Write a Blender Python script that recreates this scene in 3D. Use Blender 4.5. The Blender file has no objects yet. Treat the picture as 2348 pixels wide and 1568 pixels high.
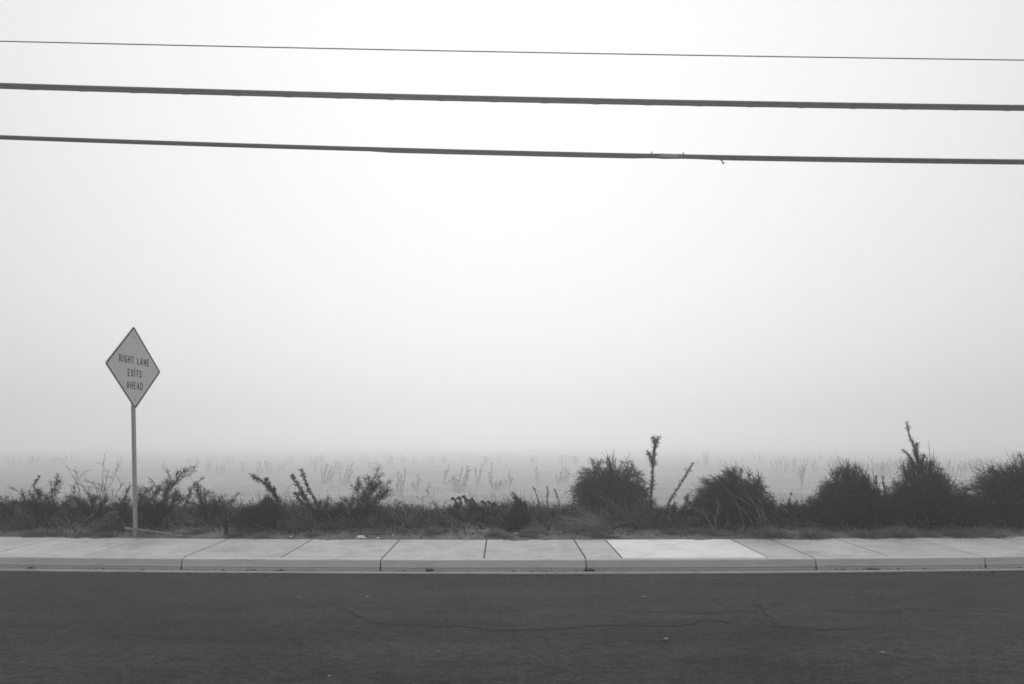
import bpy, math, random
import numpy as np
from mathutils import Vector

sc = bpy.context.scene
COL = sc.collection

# ------------------------------------------------------------------ camera
EYE = 1.65
cam_data = bpy.data.cameras.new("camera")
cam = bpy.data.objects.new("camera", cam_data)
COL.objects.link(cam)
cam.location = (0, 0, EYE)
cam.rotation_euler = (math.radians(90), 0, 0)
cam_data.sensor_width = 36.0
cam_data.lens = 36.0 * 1502 / 2347
cam_data.shift_x = 0.0084
cam_data.shift_y = (1012 - 784) / 2347
cam_data.clip_start = 0.05
cam_data.clip_end = 3000
sc.camera = cam

# ------------------------------------------------------------------ sky, sun, exposure
SUN_EL, SUN_AZ = math.radians(32), math.radians(0)      # straight ahead behind the fog
SUN_DIR = Vector((math.sin(SUN_AZ) * math.cos(SUN_EL), math.cos(SUN_AZ) * math.cos(SUN_EL), math.sin(SUN_EL)))
world = bpy.data.worlds.new("World")
sc.world = world
world.use_nodes = True
nt = world.node_tree
nt.nodes.clear()
N = nt.nodes.new
def lk(a, b): nt.links.new(a, b)
def wmath(op, a, b=None, c=None):
    n = N("ShaderNodeMath"); n.operation = op
    for i, v in enumerate((a, b, c)):
        if v is None: continue
        if hasattr(v, "is_linked"): lk(v, n.inputs[i])
        else: n.inputs[i].default_value = v
    return n.outputs[0]
out = N("ShaderNodeOutputWorld"); bg = N("ShaderNodeBackground"); lk(bg.outputs[0], out.inputs[0])
bg.inputs["Strength"].default_value = 0.1
sky = N("ShaderNodeTexSky"); sky.sky_type = "NISHITA"; sky.sun_disc = False
sky.sun_elevation = SUN_EL; sky.sun_rotation = SUN_AZ
sky.dust_density = 6.0; sky.air_density = 1.0
bw = N("ShaderNodeRGBToBW"); lk(sky.outputs[0], bw.inputs[0])
tc = N("ShaderNodeTexCoord")
nrm = N("ShaderNodeVectorMath"); nrm.operation = "NORMALIZE"; lk(tc.outputs["Generated"], nrm.inputs[0])
dot = N("ShaderNodeVectorMath"); dot.operation = "DOT_PRODUCT"; lk(nrm.outputs[0], dot.inputs[0])
dot.inputs[1].default_value = SUN_DIR
half = wmath("MULTIPLY_ADD", dot.outputs["Value"], 0.5, 0.5)
glow = wmath("POWER", half, 4.5)
deck = wmath("MULTIPLY_ADD", glow, 4.4, 4.55)            # fog deck, brightest round the hidden sun
sep = N("ShaderNodeSeparateXYZ"); lk(nrm.outputs[0], sep.inputs[0])
el = wmath("MAXIMUM", sep.outputs["Z"], 0.0)
low = wmath("MULTIPLY_ADD", wmath("POWER", 2.718, wmath("MULTIPLY", el, -15.0)), -0.30, 1.0)   # an overcast sky dims towards the horizon, all round
deck = wmath("MULTIPLY", deck, low)
clear = wmath("MINIMUM", bw.outputs[0], 9.0)
tot = wmath("ADD", deck, wmath("MULTIPLY", clear, 0.06))
lk(tot, bg.inputs["Color"])

sun_data = bpy.data.lights.new("sun", "SUN")
sun_data.energy = 0.9
sun_data.angle = math.radians(25)
sun_data.color = (1, 1, 1)
sun = bpy.data.objects.new("sun", sun_data)
COL.objects.link(sun)
sun.rotation_euler = (-SUN_DIR).to_track_quat("-Z", "Y").to_euler()

sc.view_settings.view_transform = "Standard"
sc.view_settings.look = "None"
sc.view_settings.exposure = 0.08
sc.view_settings.gamma = 1.0
sc.view_settings.use_curve_mapping = False
sc.render.engine = "CYCLES"
sc.cycles.max_bounces = 9
sc.cycles.diffuse_bounces = 3
sc.cycles.volume_bounces = 8
sc.cycles.use_denoising = True
sc.cycles.filter_width = 1.6
try:
    sc.cycles.denoiser = "OPENIMAGEDENOISE"
except Exception:
    pass

FOG_DENSITY = 0.0079

# ------------------------------------------------------------------ helpers
rng = np.random.default_rng(7)
F, CX, HY = 1502.0, 1154.0, 1012.0      # focal length and vanishing point, in units of a 2347 px wide picture

def W(x, y, d):
    """world point for a picture position at distance d from the camera plane"""
    return np.array([(x - CX) / F * d, d, EYE - (y - HY) / F * d])

def kerb_y(X):
    X = np.asarray(X, float)
    a = np.abs(X)
    return 8.29 + np.where(a < 8, 0.005 * X * X, 0.32 + 0.08 * (a - 8))

def smooth(t):
    t = np.clip(t, 0, 1); return t * t * (3 - 2 * t)

_ph = np.random.default_rng(3).uniform(0, 6.28, (12, 3))
def bumps(X, Y, s=1.0):
    z = 0
    for i in range(6):
        k = s * (0.7 + 0.55 * i)
        z = z + np.sin(k * X * 1.3 + _ph[i, 0] + 1.7 * np.sin(.31 * k * Y + _ph[i, 1])) * np.sin(k * Y * 1.1 + _ph[i, 2]) / (1 + i)
    return z

FIELD_Z = -3.2
def ground_h(X, Y):
    r = Y - kerb_y(X)
    up = 0.165 + 0.075 * smooth((r - 1.55) / 0.7) + 0.07 * smooth((r - 2.0) / 1.6)
    up = up + 0.018 * bumps(X, Y, 2.2) * smooth((r - 1.6) / .5) + 0.006 * bumps(X, Y, 9.0) * smooth((r - 1.58) / .2)
    fld = FIELD_Z + 0.05 * bumps(X, Y, .35) + 0.03 * bumps(X, Y, 1.1)
    z = up + (fld - up) * smooth((r - 3.8) / 14.0)
    # dirt washed unevenly over the back edge of the sidewalk
    n1 = np.clip(.45 * np.sin(X * 1.9 + 1) + .35 * np.sin(X * 4.7 + .5) + .3 * np.sin(X * 11.3) + .2 * np.sin(X * 23.), 0, 1)
    r0 = 1.545 - .13 * n1
    return np.where(r < r0, -0.12, np.where(r < 1.7, np.maximum(z * smooth((r - r0) / .02), 0) + .020 * smooth((r - r0) / .03) * (1 - smooth((r - 1.56) / .12)), z))
def gz(x, y): return float(ground_h(np.array(x), np.array(y)))

class Geo:
    def __init__(s): s.v = []; s.q = []; s.t = []; s.n = 0
    def add(s, v, q=None, t=None):
        v = np.asarray(v, float).reshape(-1, 3)
        if q is not None and len(q): s.q.append(np.asarray(q, int).reshape(-1, 4) + s.n)
        if t is not None and len(t): s.t.append(np.asarray(t, int).reshape(-1, 3) + s.n)
        s.v.append(v); s.n += len(v); return s
    def mesh(s, name, mat, smooth_shade=False, origin=(0, 0, 0)):
        v = np.concatenate(s.v) - np.asarray(origin, float)
        q = np.concatenate(s.q) if s.q else np.zeros((0, 4), int)
        t = np.concatenate(s.t) if s.t else np.zeros((0, 3), int)
        me = bpy.data.meshes.new(name)
        me.vertices.add(len(v)); me.vertices.foreach_set("co", v.astype(np.float32).ravel())
        loops = np.concatenate([q.ravel(), t.ravel()]).astype(np.int32)
        me.loops.add(len(loops)); me.loops.foreach_set("vertex_index", loops)
        start = np.concatenate([np.arange(len(q)) * 4, len(q) * 4 + np.arange(len(t)) * 3]).astype(np.int32)
        me.polygons.add(len(start)); me.polygons.foreach_set("loop_start", start)
        me.polygons.foreach_set("use_smooth", np.full(len(start), bool(smooth_shade)))
        me.update(calc_edges=True); me.validate()
        if mat: me.materials.append(mat)
        return me
    def build(s, name, mat, parent=None, origin=(0, 0, 0), smooth_shade=False):
        me = s.mesh(name, mat, smooth_shade, origin)
        o = bpy.data.objects.new(name, me); COL.objects.link(o)
        if parent is not None: o.parent = parent
        else: o.location = origin
        return o

def tag(o, label=None, cat=None, group=None, kind=None):
    if label: o["label"] = label
    if cat: o["category"] = cat
    if group: o["group"] = group
    if kind: o["kind"] = kind
    return o

def empty(name, loc, label, cat, group=None):
    o = bpy.data.objects.new(name, None); COL.objects.link(o)
    o.location = loc; o.empty_display_size = .1
    return tag(o, label, cat, group)

def nz(v):
    return v / np.maximum(np.linalg.norm(v, axis=-1, keepdims=True), 1e-9)

def tubes(g, P, R, sides=3, cap=False):
    """N tapered tubes: P (N,K,3) centre lines, R (N,K) radii"""
    P = np.asarray(P, float); R = np.asarray(R, float)
    n, k, _ = P.shape
    T = nz(np.gradient(P, axis=1))
    ref = nz(rng.normal(size=(n, 1, 3)))
    u = nz(ref - (ref * T).sum(-1, keepdims=True) * T); v = np.cross(T, u)
    a = np.arange(sides) * 2 * math.pi / sides
    V = P[:, :, None] + R[:, :, None, None] * (np.cos(a)[None, None, :, None] * u[:, :, None] + np.sin(a)[None, None, :, None] * v[:, :, None])
    idx = np.arange(n * k * sides).reshape(n, k, sides)
    nx = np.roll(idx, -1, axis=2)
    q = np.stack([idx[:, :-1], nx[:, :-1], nx[:, 1:], idx[:, 1:]], -1)
    g.add(V.reshape(-1, 3), q.reshape(-1, 4))
    if cap and sides >= 3:
        tr = []
        for e in (0, k - 1):
            for i in range(n):
                f = idx[i, e]
                for s in range(1, sides - 1):
                    tr.append((f[0], f[s], f[s + 1]))
        g.t.append(np.array(tr) + (g.n - n * k * sides))

def leaves(g, P, D, L, Wd, fold=.35):
    """N folded leaf blades: root P, direction D, length L, width Wd"""
    n = len(P); D = nz(D)
    s = nz(np.cross(D, rng.normal(size=(n, 3)))); up = np.cross(s, D)
    L = np.asarray(L).reshape(-1, 1) * np.ones((n, 1)); Wd = np.asarray(Wd).reshape(-1, 1) * np.ones((n, 1))
    mid = P + D * L * .45
    a = P; b = mid + s * Wd * .5 + up * Wd * fold; c = P + D * L - up * Wd * .3; d = mid - s * Wd * .5 + up * Wd * fold
    V = np.stack([a, b, c, d], 1).reshape(-1, 3)
    i = np.arange(n)[:, None] * 4
    g.add(V, None, np.concatenate([i + [0, 1, 2], i + [0, 2, 3]]))

def bez(a, b, c, k):
    t = np.linspace(0, 1, k)[None, :, None]
    return (1 - t) ** 2 * a[:, None] + 2 * t * (1 - t) * b[:, None] + t * t * c[:, None]

def along(P, t):
    """point and tangent at parameter t (M,) of line index (M,) given P[idx] (M,K,3)"""
    k = P.shape[1]
    f = np.clip(t, 0, .999) * (k - 1); i = f.astype(int); w = (f - i)[:, None]
    m = np.arange(len(P))
    return P[m, i] * (1 - w) + P[m, i + 1] * w, nz(P[m, i + 1] - P[m, i])

def resample(pts, k):
    pts = np.asarray(pts, float)
    s = np.concatenate([[0], np.cumsum(np.linalg.norm(np.diff(pts, axis=0), axis=1))])
    q = np.linspace(0, s[-1], k)
    line = np.stack([np.interp(q, s, pts[:, i]) for i in range(3)], 1)
    for _ in range(max(1, k // 12)):
        line[1:-1] = (line[:-2] + 2 * line[1:-1] + line[2:]) / 4
    return line

def box(g, lo, hi):
    (a, b, c), (d, e, f) = lo, hi
    v = [(a, b, c), (d, b, c), (d, e, c), (a, e, c), (a, b, f), (d, b, f), (d, e, f), (a, e, f)]
    g.add(v, [(0, 3, 2, 1), (4, 5, 6, 7), (0, 1, 5, 4), (1, 2, 6, 5), (2, 3, 7, 6), (3, 0, 4, 7)])

# ------------------------------------------------------------------ materials (grey: the photograph is black and white)
def material(name, base, var=.25, scale=4.0, rough=.9, bump=0., bscale=60., spec=.3, detail=6, layers=(), per_object=0., stretch=(1, 1, 1), streak=None):
    m = bpy.data.materials.new(name); m.use_nodes = True
    t = m.node_tree; b = t.nodes["Principled BSDF"]
    b.inputs["Roughness"].default_value = rough
    b.inputs["Specular IOR Level"].default_value = spec
    co = t.nodes.new("ShaderNodeTexCoord")
    mp = t.nodes.new("ShaderNodeMapping"); mp.inputs["Scale"].default_value = stretch
    t.links.new(co.outputs["Object"], mp.inputs[0])
    def noise(s, d=detail, ro=.6):
        n = t.nodes.new("ShaderNodeTexNoise"); n.inputs["Scale"].default_value = s
        n.inputs["Detail"].default_value = d; n.inputs["Roughness"].default_value = ro
        t.links.new(mp.outputs[0], n.inputs["Vector"]); return n.outputs["Fac"]
    def mr(x, a, bb, c, d):
        n = t.nodes.new("ShaderNodeMapRange")
        n.inputs[1].default_value = a; n.inputs[2].default_value = bb; n.inputs[3].default_value = c; n.inputs[4].default_value = d
        t.links.new(x, n.inputs[0]); return n.outputs[0]
    def mul(a, bb):
        n = t.nodes.new("ShaderNodeMath"); n.operation = "MULTIPLY"
        t.links.new(a, n.inputs[0])
        if hasattr(bb, "is_linked"): t.links.new(bb, n.inputs[1])
        else: n.inputs[1].default_value = bb
        return n.outputs[0]
    c = mr(noise(scale), .3, .7, base * (1 - var), base * (1 + var))
    for (s, a, lo, hi) in layers:           # (scale, threshold centre, multiplier low, multiplier high)
        c = mul(c, mr(noise(s, 4), a - .12, a + .12, lo, hi))
    if streak:
        m2 = t.nodes.new("ShaderNodeMapping"); m2.inputs["Scale"].default_value = (.05, 1, 1); t.links.new(co.outputs["Object"], m2.inputs[0])
        ns = t.nodes.new("ShaderNodeTexNoise"); ns.inputs["Scale"].default_value = streak; ns.inputs["Detail"].default_value = 3; t.links.new(m2.outputs[0], ns.inputs["Vector"])
        c = mul(c, mr(ns.outputs["Fac"], .35, .65, .84, 1.12))
    if per_object:
        oi = t.nodes.new("ShaderNodeObjectInfo")
        c = mul(c, mr(oi.outputs["Random"], 0, 1, 1 - per_object, 1 + per_object))
    t.links.new(c, b.inputs["Base Color"])
    if bump:
        bp = t.nodes.new("ShaderNodeBump"); bp.inputs["Strength"].default_value = bump; bp.inputs["Distance"].default_value = .02
        t.links.new(noise(bscale, 8), bp.inputs["Height"]); t.links.new(bp.outputs[0], b.inputs["Normal"])
    return m

M_asphalt = material("asphalt", .049, .14, .7, .92, .8, 45, .12, 8, layers=((70, .5, .70, 1.3), (1.3, .45, .84, 1.1), (4, .42, .84, 1.06), (16, .5, .84, 1.16), (34, .52, .84, 1.16)), stretch=(.55, 1, 1), streak=1.5)
M_crack = material("crack_filler", .018, .3, 20, .95)
M_concrete = material("old_concrete", .49, .10, 1.2, .92, .25, 90, .2, 8, layers=((2.2, .42, .86, 1.04), (5, .38, .82, 1.04), (18, .36, .82, 1.02), (60, .42, .85, 1.05), (150, .42, .88, 1.05)), per_object=.09)
M_newcon = material("new_concrete", .78, .06, 1.5, .9, .2, 110, .2, 8, layers=((3, .4, .92, 1.03), (9, .36, .90, 1.02), (160, .4, .95, 1.02)))
M_kerb = material("kerb_concrete", .53, .08, 1.2, .93, .3, 80, .2, 8, layers=((9, .38, .82, 1.04), (50, .42, .9, 1.05)), per_object=.05, stretch=(.35, 1, 3.5))
M_gutter = material("gutter_concrete", .40, .12, 3, .93, .3, 80, .2, 8, layers=((14, .38, .7, 1.05),), stretch=(.4, 1, 1))
M_joint = material("joint_dirt", .085, .4, 15, 1.)
M_dirt = material("dirt", .19, .22, .9, 1., .6, 30, .1, 10, layers=((6, .45, .75, 1.15), (40, .5, .8, 1.2)))
M_soil = material("field_soil", .28, .28, .22, 1., .5, 8, .1, 10, layers=((.9, .45, .70, 1.12), (3, .5, .75, 1.2), (9, .5, .75, 1.25)), stretch=(.4, 1, 1))
M_twig = material("dark_twigs", .018, .35, 5, .95, spec=.1)
M_twig_mid = material("brown_twigs", .038, .4, 5, .95, spec=.1)
M_twig_deep = material("dark_branches", .018, .3, 5, .95, spec=.1)
M_stem = material("dry_stem", .085, .3, 8, .95, spec=.1)
M_straw = material("straw", .24, .3, 8, .9, spec=.15)
M_leaf = material("weed_leaf", .028, .35, 9, .9, spec=.15)
M_leaf_grey = material("grey_leaf", .075, .35, 9, .9, spec=.15)
M_tuft = material("tuft_leaf", .22, .35, 9, .9, spec=.15)
M_stalk = material("weed_stalk", .028, .3, 9, .95, spec=.1)
M_field = material("field_weed", .06, .3, 3, .95, spec=.1)
M_grass = material("field_grass", .13, .4, 1.2, .95, spec=.1)
M_cable = material("cable_sheath", .075, .25, 6, .6, spec=.4)
M_lash = material("lashing_wire", .16, .2, 6, .5)
M_sleeve = material("sleeve_and_sky_slot", .35, .1, 6, .5)
M_sign = material("sign_sheeting", .60, .03, 2.5, .5, spec=.4)
M_ink = material("sign_black", .025, .1, 8, .5)
M_galv = material("galvanised_steel", .38, .12, 14, .55, spec=.5)
M_pebble = material("pebble_stone", .22, .1, 20, .8)
M_white = material("litter_and_sky_slot", .75, .08, 20, .7)  # litter, and the painted bright slot of sky in the lowest cable
M_debris = material("dark_debris", .02, .4, 30, .95)
M_wood = material("weathered_wood", .24, .2, 9, .9, .3, 40, stretch=(.2, 1, 1))

# ------------------------------------------------------------------ ground
def grid_sheet(name, X, Rr, zfun, mat, kind="structure", yfun=lambda X, R: R):
    XX, RR = np.meshgrid(X, Rr, indexing="ij")
    YY = yfun(XX, RR); ZZ = zfun(XX, YY)
    i = np.arange(XX.size).reshape(XX.shape)
    q = np.stack([i[:-1, :-1], i[1:, :-1], i[1:, 1:], i[:-1, 1:]], -1)
    o = Geo().add(np.stack([XX, YY, ZZ], -1), q.reshape(-1, 4)).build(name, mat, smooth_shade=True)
    return tag(o, kind=kind)

def spread(lo, hi, step0, growth, limit):
    a = list(np.arange(lo, hi, step0)); s = step0
    x = a[-1]
    while x < limit:
        s *= growth; x += s; a.append(x)
    return np.array(a)
xr = spread(0, 10, .12, 1.12, 700)
xs = np.concatenate([-xr[::-1], xr[1:]])
rs = np.concatenate([[-70, -40, -20, -8, 0, 1.36], np.arange(1.38, 1.66, .02), np.arange(1.68, 5.2, .08), spread(5.2, 20, .4, 1.10, 900)])
grid_sheet("ground", xs, rs[rs < 9.2], ground_h, M_dirt, yfun=lambda X, R: R + kerb_y(X))
grid_sheet("field", xs, np.concatenate([[rs[rs < 9.2][-1]], rs[rs >= 9.2]]), ground_h, M_soil, yfun=lambda X, R: R + kerb_y(X))

# road
xk = np.concatenate([np.linspace(-120, -12, 20)[:-1], np.linspace(-12, 12, 97), np.linspace(12, 120, 20)[1:]])
rr = np.concatenate([[-24, -18, -14], np.linspace(-10, -.14, 30)])
grid_sheet("road", xk, rr, lambda X, Y: 0 * X + .004 * np.sin(.7 * X + .4 * Y), M_asphalt, yfun=lambda X, R: R + kerb_y(X))
ROAD = bpy.data.objects["road"]

def profile_strip(name, prof, x0, x1, mat, parent=None, step=.25, caps=True):
    """a run of kerb between x0 and x1 with cross-section prof [(r, z)...] following the road's curve"""
    n = max(2, int((x1 - x0) / step) + 1)
    X = np.linspace(x0, x1, n); p = np.array(prof); m = len(p)
    XX = np.repeat(X[:, None], m, 1); YY = kerb_y(XX) + p[None, :, 0]; ZZ = np.repeat(p[None, :, 1], n, 0)
    i = np.arange(n * m).reshape(n, m)
    q = np.stack([i[:-1, :-1], i[1:, :-1], i[1:, 1:], i[:-1, 1:]], -1).reshape(-1, 4)
    g = Geo().add(np.stack([XX, YY, ZZ], -1), q)
    if caps:
        tr = []
        for e in (0, n - 1):
            for s in range(1, m - 1): tr.append((i[e, 0], i[e, s], i[e, s + 1]))
        g.t.append(np.array(tr))
    return g.build(name, mat, parent)

# gutter, kerb, sidewalk
JOINTS = [-5.50, -4.16, -2.88, -1.56, -.25, 1.06, 1.53, 3.43, 4.02, 5.04, 6.25]
left = list(np.arange(JOINTS[0] - 1.32, -40, -1.32))[::-1]
right = list(np.arange(JOINTS[-1] + 1.3, 40, 1.32))
SLABS = left + JOINTS + right
KJ = [-4.12, -1.56, 1.05, 4.00, 6.25]
KJ = list(np.arange(KJ[0] - 2.6, -40, -2.6))[::-1] + KJ + list(np.arange(KJ[-1] + 2.6, 40, 2.6))

gut = profile_strip("gutter", [(-.16, -.05), (-.155, .014), (-.12, .020), (-.03, .012), (.0, .006), (.0, -.05)], -60, 60, M_gutter)
tag(gut, kind="structure")
kb = profile_strip("kerb", [(.03, -.05), (.03, .10), (.12, .12), (.12, -.05)], -60, 60, M_joint)
tag(kb, kind="structure")
KP = [(.010, -.03), (.012, .042), (.020, .047), (.003, .053), (.008, .062), (.026, .118), (.031, .134), (.041, .143), (.055, .147), (.138, .150), (.138, -.03)]
for a, b in zip(KJ[:-1], KJ[1:]):
    profile_strip("kerb_block", KP, a + .008, b - .008, M_kerb, kb)

def slab_z(X, r): return .150 + .018 * (r - .145)
bed = profile_strip("sidewalk", [(.142, -.05), (.142, .1472), (1.54, .1722), (1.54, -.05)], -60, 60, M_joint)
tag(bed, kind="structure")
r_in, r_out = .143, 1.555
prng = np.random.default_rng(11)
for a, b in zip(SLABS[:-1], SLABS[1:]):
    x0, x1 = a + .008, b - .008
    n = max(4, int((x1 - x0) / .2))
    e = .008
    X = np.concatenate([[x0, x0, x0 + e], np.linspace(x0, x1, n)[1:-1], [x1 - e, x1, x1]])
    R = np.concatenate([[r_in, r_in, r_in + e], np.linspace(r_in, r_out, 6)[1:-1], [r_out - e, r_out, r_out]])
    XX, RR = np.meshgrid(X, R, indexing="ij")
    tilt = prng.uniform(-.0015, .0015, 2)
    ZZ = slab_z(XX, RR) + tilt[0] * (XX - (x0 + x1) / 2) + tilt[1] * .3 * (RR - .8)
    i0, j0 = np.indices(XX.shape)
    rim = (np.minimum(i0, XX.shape[0] - 1 - i0) == 1) | (np.minimum(j0, XX.shape[1] - 1 - j0) == 1)
    bot = (np.minimum(i0, XX.shape[0] - 1 - i0) == 0) | (np.minimum(j0, XX.shape[1] - 1 - j0) == 0)
    ZZ = np.where(rim, ZZ - .004, ZZ); ZZ = np.where(bot, .06, ZZ)
    YY = RR + kerb_y(XX)
    i = np.arange(XX.size).reshape(XX.shape)
    q = np.stack([i[:-1, :-1], i[1:, :-1], i[1:, 1:], i[:-1, 1:]], -1).reshape(-1, 4)
    new = abs(a - 1.53) < .01
    s = Geo().add(np.stack([XX, YY, ZZ], -1), q).build("slab", M_newcon if new else M_concrete, bed)
    if new: s["label"] = "newer, paler concrete slab"

# cracks in the asphalt: ragged thin strips of dark grit, parts of the road
def crack(pts, w=.012):
    P = np.array([[(x - CX) / F * (EYE * F / (y - HY)), EYE * F / (y - HY)] for x, y in pts])
    s = np.concatenate([[0], np.cumsum(np.linalg.norm(np.diff(P, axis=0), axis=1))])
    n = max(6, int(s[-1] / .07)); q = np.linspace(0, s[-1], n)
    L = np.stack([np.interp(q, s, P[:, 0]), np.interp(q, s, P[:, 1])], 1) + rng.normal(0, .016, (n, 2)) + np.cumsum(rng.normal(0, .018, (n, 2)), 0) * np.sin(np.linspace(0, math.pi, n))[:, None]
    T = nz(np.gradient(L, axis=0)); Nn = np.stack([-T[:, 1], T[:, 0]], 1)
    ww = (1.1 * w * rng.uniform(.25, 1.3, n) * np.sin(np.linspace(.25, math.pi - .25, n)) ** .5)[:, None]
    zz = (.004 * np.sin(.7 * L[:, 0] + .4 * L[:, 1]) + .0035)[:, None]
    V = np.concatenate([np.hstack([L + Nn * ww, zz]), np.hstack([L - Nn * ww, zz])])
    i = np.arange(n - 1)
    Geo().add(V, np.stack([i, i + 1, i + 1 + n, i + n], 1)).build("crack", M_crack, ROAD)
crack([(757, 1374), (772, 1390), (800, 1405), (840, 1424), (900, 1432), (960, 1435)])
crack([(960, 1435), (1100, 1437), (1230, 1443), (1310, 1440), (1385, 1433)], .014)
crack([(1380, 1440), (1390, 1458), (1400, 1474)], .010)
crack([(1385, 1433), (1470, 1437), (1560, 1440), (1615, 1424), (1680, 1428)], .016)
crack([(1400, 1402), (1560, 1403), (1690, 1398), (1760, 1392), (1800, 1386)], .009)
crack([(1720, 1375), (1752, 1389), (1766, 1403), (1782, 1430)], .012)
crack([(1840, 1399), (2000, 1400), (2200, 1401), (2345, 1402)], .010)
crack([(1720, 1436), (1850, 1442), (2000, 1440)], .009)
crack([(355, 1524), (400, 1515), (450, 1512)], .007)
crack([(960, 1460), (990, 1445), (1010, 1436)], .006)

# ------------------------------------------------------------------ stones and litter
def lump(name, pos, size, mat, label, cat, group=None, seed=0, crumple=.25):
    import bmesh
    bm = bmesh.new(); bmesh.ops.create_icosphere(bm, subdivisions=2, radius=1)
    r = np.random.default_rng(seed)
    for v in bm.verts:
        v.co *= 1 + r.uniform(-crumple, crumple)
        v.co = Vector((v.co.x * size[0], v.co.y * size[1], max(v.co.z, -.6) * size[2]))
    me = bpy.data.meshes.new(name); bm.to_mesh(me); bm.free(); me.materials.append(mat)
    o = bpy.data.objects.new(name, me); COL.objects.link(o); o.location = pos
    return tag(o, label, cat, group)
def road_pt(x, y, z=0): 
    d = (EYE - z) * F / (y - HY); return ((x - CX) / F * d, d, z)
for k, (x, y, s, lab) in enumerate([
        (1477, 1370, .022, "pale pebble on the asphalt below the white sidewalk slab"),
        (1527, 1467, .022, "pale pebble on the asphalt just below the long crack"),
        (841, 1370, .020, "pale pebble on the asphalt right of the short forked crack"),
        (685, 1371, .014, "small pale pebble on the asphalt left of the short forked crack"),
        (2024, 1498, .018, "faint pale pebble on the dark asphalt at lower right"),
        (755, 1552, .014, "tiny pale pebble near the bottom edge of the road"),
        (1003, 1495, .012, "tiny pale pebble on the road below the middle crack")]):
    p = road_pt(x, y); lump("pebble", (p[0], p[1], .008), (s, s * .9, s * .5), M_pebble, lab, "pebble", "pale pebbles on the asphalt", k, .15)
for k, (x, y, s, lab) in enumerate([
        (985, 1311, (.055, .03, .022), "dark clump of debris against the kerb in mid-picture"),
        (1352, 1310, (.075, .035, .02), "dark debris at the foot of the kerb joint under the sidewalk's white slab"),
        (2003, 1307, (.09, .03, .012), "flat dark debris at the kerb foot on the right"),
        (70, 1303, (.05, .02, .012), "thin dark debris at the kerb foot far left"),
        (645, 1310, (.03, .02, .01), "small dark debris at the kerb foot left of the middle joint")]):
    d = 8.29 + .005 * ((x - CX) / F * 8.3) ** 2 - .025
    lump("debris", ((x - CX) / F * d, d, .018), s, M_debris, lab, "debris", "dark debris along the kerb foot", 20 + k, .35)
for k, (x, y, d, s, lab) in enumerate([
        (827, 1237, 9.98, (.085, .05, .035), "crumpled white paper on the dirt behind the sidewalk"),
        (866, 1239, 9.93, (.022, .02, .016), "small white scrap right of the crumpled paper"),
        (901, 1229, 10.2, (.02, .02, .012), "white speck of litter on the dirt farther from the sidewalk edge"),
        (1184, 1226, 10.25, (.05, .03, .016), "flat white scrap on the dirt in mid-picture"),
        (666, 1232, 10.1, (.02, .02, .012), "tiny white scrap on the dirt left of the crumpled paper")]):
    p = W(x, y, d); lump("paper_scrap", (p[0], d, gz(p[0], d) + s[2] * .4), s, M_white, lab, "litter", "white litter on the dirt verge", 40 + k, .4)
p = W(1224, 1157, 30); lump("paper_scrap", (p[0], 30, gz(p[0], 30) + .1), (.17, .12, .14), M_white, "pale rag lying in the field left of the round bush", "litter", None, 61, .35)
# dirt clods and stones on the verge
g = Geo(); n = 900
cx = rng.uniform(-9, 9, n); cr = 1.57 + rng.exponential(.28, n); cy = cr + kerb_y(cx); cs = rng.uniform(.006, .022, n)
octa = np.array([(1, 0, 0), (0, 1, 0), (-1, 0, 0), (0, -1, 0), (0, 0, .7), (0, 0, -.7)], float)
ot = np.array([(0, 1, 4), (1, 2, 4), (2, 3, 4), (3, 0, 4), (1, 0, 5), (2, 1, 5), (3, 2, 5), (0, 3, 5)])
V = np.stack([cx, cy, ground_h(cx, cy) + cs * .2], 1)[:, None] + octa[None] * cs[:, None, None] * rng.uniform(.6, 1.4, (n, 6, 1))
g.add(V.reshape(-1, 3), None, (ot[None] + np.arange(n)[:, None, None] * 6).reshape(-1, 3))
tag(g.build("dirt_clods", M_dirt), "loose clods and grit on the dirt behind the sidewalk", "gravel", kind="stuff")

g = Geo(); n = 1100
cx = rng.uniform(-11, 11, n); cr = np.where(rng.uniform(0, 1, n) < .6, rng.uniform(-.05, -.004, n), -.17 - rng.exponential(.12, n)); cy = cr + kerb_y(cx)
cs = rng.uniform(.003, .011, n) * (.6 + .6 * (np.sin(cx * 2.3) * np.sin(cx * .9 + 1) > 0))
zg = np.where(cr > -.16, .012, .004 * np.sin(.7 * cx + .4 * cy))
V = np.stack([cx, cy, zg + cs * .3], 1)[:, None] + octa[None] * cs[:, None, None] * rng.uniform(.6, 1.5, (n, 6, 1)) * [1.6, 1, .6]
g.add(V.reshape(-1, 3), None, (ot[None] + np.arange(n)[:, None, None] * 6).reshape(-1, 3))
tag(g.build("gutter_grit", M_crack), "dark grit and leaf crumbs gathered in the gutter", "grit", kind="stuff")

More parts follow.
